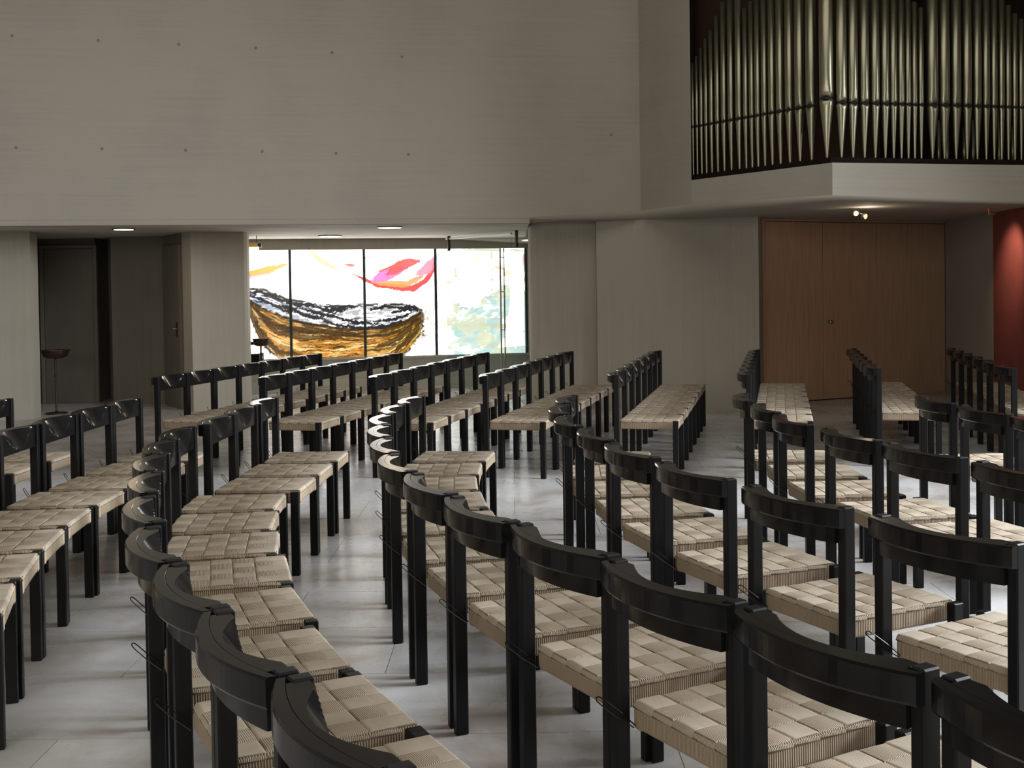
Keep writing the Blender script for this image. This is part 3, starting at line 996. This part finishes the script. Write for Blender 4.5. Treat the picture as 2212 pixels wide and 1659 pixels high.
# low dark side table partly hidden by the middle pier
t = thing('side_table', (-3.75, 15.9, 0), 0, 'low dark side table half hidden behind the middle pier, before the window', 'table')
bbox('table_top', -0.35, 0.38, -0.2, 0.2, 0.725, 0.765, M_BLACKW, 0.003, parent=t)
for sx in (-0.32, 0.06):
    for sy in (-0.17, 0.17):
        bbox('leg', sx - 0.02, sx + 0.02, sy - 0.02, sy + 0.02, 0, 0.725, M_BLACKW, 0.002, parent=t)
bbox('lower_box', -0.3, 0.30, -0.15, 0.15, 0.44, 0.6, M_BLACKW, 0.004, parent=t)

# ------------------------------------------------------------------ chairs
HW = 0.238
PB = 0.021


def post(name, x, y, z1, par):
    v, f = box_vf(x - 0.0165, x + 0.0165, y - PB, y + PB, 0, z1)
    v, f = bevel_mesh(v, f, 0.0035, 1)
    return mk(name, v, f, M_BLACKW, parent=par)


def arc(x, base, b=0.055):
    return base - b * (1 - (x / HW) ** 2)


def make_chair():
    t = thing('cord_seat_chair', (0, 0, 0), 0, 'x', 'chair')
    for s in (-1, 1):
        post('back_leg', s * (HW - 0.0165), 0, 0.779, t)
    for s in (-1, 1):
        post('front_leg', s * (HW - 0.0165), 0.445, 0.430, t)
    # outer rail: bent board lapping behind the posts
    n = 25
    sec = []
    for i in range(n):
        x = -HW + 2 * HW * i / (n - 1)
        u = 1 - (x / HW) ** 2
        yr = arc(x, -PB - 0.021)
        yf = arc(x, -PB + 0.0005, 0.055) + 0.0 - 0.004 * u * 0 - 0.0 + (-0.0)
        yf = yr + 0.0215 + 0.010 * u
        zb, zt = 0.718, 0.776
        e = 0.0035
        sec.append([(x, yr + e, zb), (x, yr, zb + e * 1.5), (x, yr, zt - e * 1.5), (x, yr + e, zt), (x, yf - 0.001, zt), (x, yf, zt - 0.001), (x, yf, zb)])
    V = [p for s in sec for p in s]
    k = 7
    Fc = [tuple(range(k)), tuple((n - 1) * k + q for q in range(k))]
    for i in range(n - 1):
        for q in range(k):
            w = (q + 1) % k
            Fc.append((i * k + q, i * k + w, (i + 1) * k + w, (i + 1) * k + q))
    mk('top_rail', V, Fc, M_BLACKR, parent=t)
    # inner back panel with its scooped front
    n, mz = 41, 15
    xi = HW - 0.032
    z0, z1 = 0.668, 0.7755
    def yrear(x):
        u = 1 - (x / HW) ** 2
        return arc(x, -PB - 0.021) + 0.0222 + 0.010 * u
    V, Fc = [], []
    for j in range(mz):
        z = z0 + (z1 - z0) * j / (mz - 1)
        for i in range(n):
            x = -xi + 2 * xi * i / (n - 1)
            flat = 0.010
            sc = -0.050 + 0.66 * (z1 - z) + 2.15 * x * x
            # small soft blend at the rim of the scoop
            y = min(flat, sc)
            y = max(y, yrear(x) + 0.008)
            V.append((x, y, z))
    for j in range(mz):
        z = z0 + (z1 - z0) * j / (mz - 1)
        for i in range(n):
            x = -xi + 2 * xi * i / (n - 1)
            V.append((x, yrear(x), z))
    o = n * mz
    for j in range(mz - 1):
        for i in range(n - 1):
            a = j * n + i
            Fc.append((a, a + 1, a + n + 1, a + n))
            Fc.append((o + a, o + a + n, o + a + n + 1, o + a + 1))
    for i in range(n - 1):
        Fc.append((i, o + i, o + i + 1, i + 1))
        a = (mz - 1) * n + i
        Fc.append((a, a + 1, o + a + 1, o + a))
    for j in range(mz - 1):
        a = j * n
        Fc.append((a, a + n, o + a + n, o + a))
        a = j * n + n - 1
        Fc.append((a, o + a, o + a + n, a + n))
    mk('back_panel', V, Fc, M_BLACKR, parent=t)
    # seat: four cord-wrapped rails round a hollow, notched round the legs
    parts = []
    v, f = box_vf(-0.1935, 0.1935, 0.018, 0.464, 0.366, 0.4195)
    v, f = bevel_mesh(v, f, 0.010, 2)
    seat = mk('seat', v, f, M_SEATR, parent=t, smooth=False)
    for s in (-1, 1):
        v, f = box_vf(*((0.160, 0.1955) if s > 0 else (-0.1955, -0.160)), 0.0205, 0.4660, 0.362, 0.4315)
        v, f = bevel_mesh(v, f, 0.009, 2)
        mk('side_wrap', v, f, M_SEATX, parent=seat)
    # woven bands (real over and under)
    def band(name, along, c, wid, s0, s1, ncell, phase, m, cells):
        """along 'y' runs front-back at x=c; along 'x' runs across at y=c"""
        nn = ncell * 22 + 1
        prof_ = [(-0.5, -2.2), (-0.492, -0.3), (-0.47, 0.0), (0, 0.3), (0.47, 0.0), (0.492, -0.3), (0.5, -2.2)]
        V, Fc = [], []
        for i in range(nn):
            tt = i / (nn - 1)
            s = s0 + (s1 - s0) * tt
            q = cells(s)
            cc = math.cos(math.pi * (q + phase))
            hgt = (0.0026 if along == 'x' else 0.0022) * max(-1.0, min(1.0, cc * (9.0 if along == 'x' else 4.0))) - 0.0040 * max(0.0, min(1.0, 0.5 - cc * 5.0))
            ed = min(s - s0, s1 - s)
            drop = 0.012 * max(0, 1 - ed / 0.012) ** 2
            kk = max(0.0, min(1.0, ((ed - 0.012) if along == 'x' else min(s - 0.030, 0.416 - s)) / 0.006))
            hgt = hgt * kk + 0.0016 * (1 - kk)
            for a, b in prof_:
                z = 0.4318 + hgt + b * 0.0026 - drop
                we = wid + 0.0030 * (1 - kk)
                p = (c + a * we, s, z) if along == 'y' else (s, c + a * we, z)
                V.append(p)
        k = len(prof_)
        for i in range(nn - 1):
            for j in range(k - 1):
                Fc.append((i * k + j, i * k + j + 1, (i + 1) * k + j + 1, (i + 1) * k + j))
            Fc.append((i * k + k - 1, i * k, (i + 1) * k, (i + 1) * k + k - 1))
        Fc.append(tuple(range(k))); Fc.append(tuple((nn - 1) * k + j for j in range(k)))
        mk(name, V, Fc, m, parent=seat, smooth=True)
    NX, NY = 5, 5
    wxx = 0.388 / NX
    wyy = 0.400 / NY
    cy = lambda s: (s - 0.0225) / wyy - 0.5
    cx = lambda s: (s + 0.194) / wxx - 0.5
    for i in range(NX):
        band('cord_band', 'y', -0.194 + (i + 0.5) * wxx, wxx - 0.0032, 0.019, 0.466, 6, i, M_CORDY, cy)
    for j in range(NY):
        band('cord_band', 'x', 0.0225 + (j + 0.5) * wyy, wyy - 0.0032, -0.1965, 0.1965, 6, j + 1, M_CORDX, cx)
    # hairpin wire row connector at the far-side rear corner
    p0 = Vector((-0.172, 0.010, 0.376)); p1 = Vector((-0.226, -0.066, 0.446))
    d = (p1 - p0).normalized(); sd = d.cross(Vector((0, 0, 1))).normalized(); upv = sd.cross(d)
    w = 0.0075
    path = [p0 + upv * w * 0.4, p0 + d * 0.05 + upv * w, p1 - d * 0.02 + upv * w]
    for q in range(1, 6):
        a = q / 6 * math.pi
        path.append(p1 - d * 0.012 + d * (0.012 * math.sin(a)) + upv * (w * math.cos(a)))
    path += [p1 - d * 0.02 - upv * w, p0 + d * 0.05 - upv * w, p0 - upv * w * 0.4]
    v, f = tube_vf(path, 0.0017, 5)
    mk('row_connector', v, f, M_WIRE, parent=t)
    return t


proto = make_chair()
used = False


def copy_tree(o, parent=None, skip=()):
    c = o.copy(); COL.objects.link(c)
    if parent: c.parent = parent
    for ch in kids[o.name]:
        if ch.name.split('.')[0] in skip: continue
        copy_tree(ch, c, skip)
    return c


kids = {}
def reg(o):
    kids[o.name] = list(o.children)
    for c in o.children: reg(c)
bpy.context.view_layer.update()
reg(proto)
for o in list(kids): kids[o] = list(kids[o])

ORD = ['', 'first', 'second', 'third', 'fourth', 'fifth', 'sixth', 'seventh', 'eighth', 'ninth', 'tenth', 'eleventh', 'twelfth', 'thirteenth']


def place(x, y, deg, label, group):
    """x, y: midpoint between the two back legs; deg: heading of the line from far to near leg"""
    global used
    c = proto if not used else copy_tree(proto)
    used = True
    c.location = (x, y, 0)
    c.rotation_euler = (0, 0, R(deg))
    c['label'] = label
    c['category'] = 'chair'
    c['group'] = group


rows = [
    ('curved row cut by left edge', [(-3.29, 7.30, -93), (-3.32, 6.82, -92)]),
    ('first curved row from the left', [(-2.42, 7.215, -93), (-2.443, 6.735, -92), (-2.465, 6.25, -91), (-2.480, 5.765, -89), (-2.46, 5.25, -84), (-2.385, 4.745, -80), (-2.285, 4.25, -76), (-2.155, 3.75, -72)]),
    ('second curved row from the left', [(-1.517, 7.12, -91), (-1.540, 6.615, -92), (-1.555, 6.125, -92.5), (-1.605, 5.59, -87), (-1.535, 5.10, -83.5), (-1.425, 4.625, -80), (-1.288, 4.145, -75.5), (-1.133, 3.623, -69), (-0.955, 3.125, -66.5), (-0.736, 2.672, -63.3), (-0.516, 2.244, -62), (-0.273, 1.819, -61.2)]),
    ('third curved row from the left', [(-0.603, 7.072, -97), (-0.655, 6.545, -91), (-0.660, 6.04, -87), (-0.608, 5.545, -84), (-0.531, 5.025, -81), (-0.435, 4.515, -76), (-0.28, 4.020, -71), (-0.096, 3.545, -66.4), (0.134, 3.103, -61.6), (0.362, 2.651, -60.5), (0.607, 2.211, -60.5), (0.86, 1.775, -60.5)]),
    ('fourth curved row from the left', [(0.353, 6.974, -98), (0.29, 6.404, -92.5), (0.302, 5.84, -85.5), (0.394, 5.31, -81.5), (0.496, 4.761, -74), (0.665, 4.215, -68), (0.902, 3.675, -64.2), (1.179, 3.156, -59.8)]),
    ('fifth curved row from the left', [(1.411, 6.93, -99), (1.398, 6.31, -92), (1.40, 5.743, -86.5), (1.518, 5.169, -79), (1.655, 4.643, -73.5), (1.835, 4.115, -69)]),
    ('sixth curved row from the left', [(2.431, 6.621, -89), (2.483, 6.075, -83.5), (2.575, 5.56, -78)]),
]
for rn, lst in rows:
    grp = 'chairs of the ' + rn
    for i, (x, y, a) in enumerate(lst):
        if rn.startswith('curved'):
            lab = f'black chair with cord seat, {ORD[i+1]} from far end of {rn}'
        else:
            lab = f'black chair with cord seat, {ORD[i+1]} from far end, {rn}'
        place(x, y, a, lab, grp)

G = [((-2.059, 12.377), (-2.839, 9.209), 7), ((-1.183, 12.276), (-1.951, 9.015), 7), ((-0.263, 12.144), (-1.077, 8.899), 7), ((0.618, 12.099), (-0.217, 8.839), 7),
     ((1.527, 12.018), (0.785, 8.775), 7), ((2.533, 11.935), (1.763, 8.638), 7), ((3.526, 11.927), (2.874, 9.080), 6), ((4.455, 11.70), (3.86, 8.90), 6)]
for g, (a, b, n) in enumerate(G):
    a = Vector(a); b = Vector(b)
    deg = math.degrees(math.atan2(b.y - a.y, b.x - a.x))
    for i in range(n):
        p = a.lerp(b, (i + 0.5) / n)
        place(p.x, p.y, deg + random.uniform(-0.8, 0.8), f'black chair with cord seat, {ORD[i+1]} from the wall, {ORD[g+1]} straight far row from left', f'chairs of the {ORD[g+1]} straight far row from left')
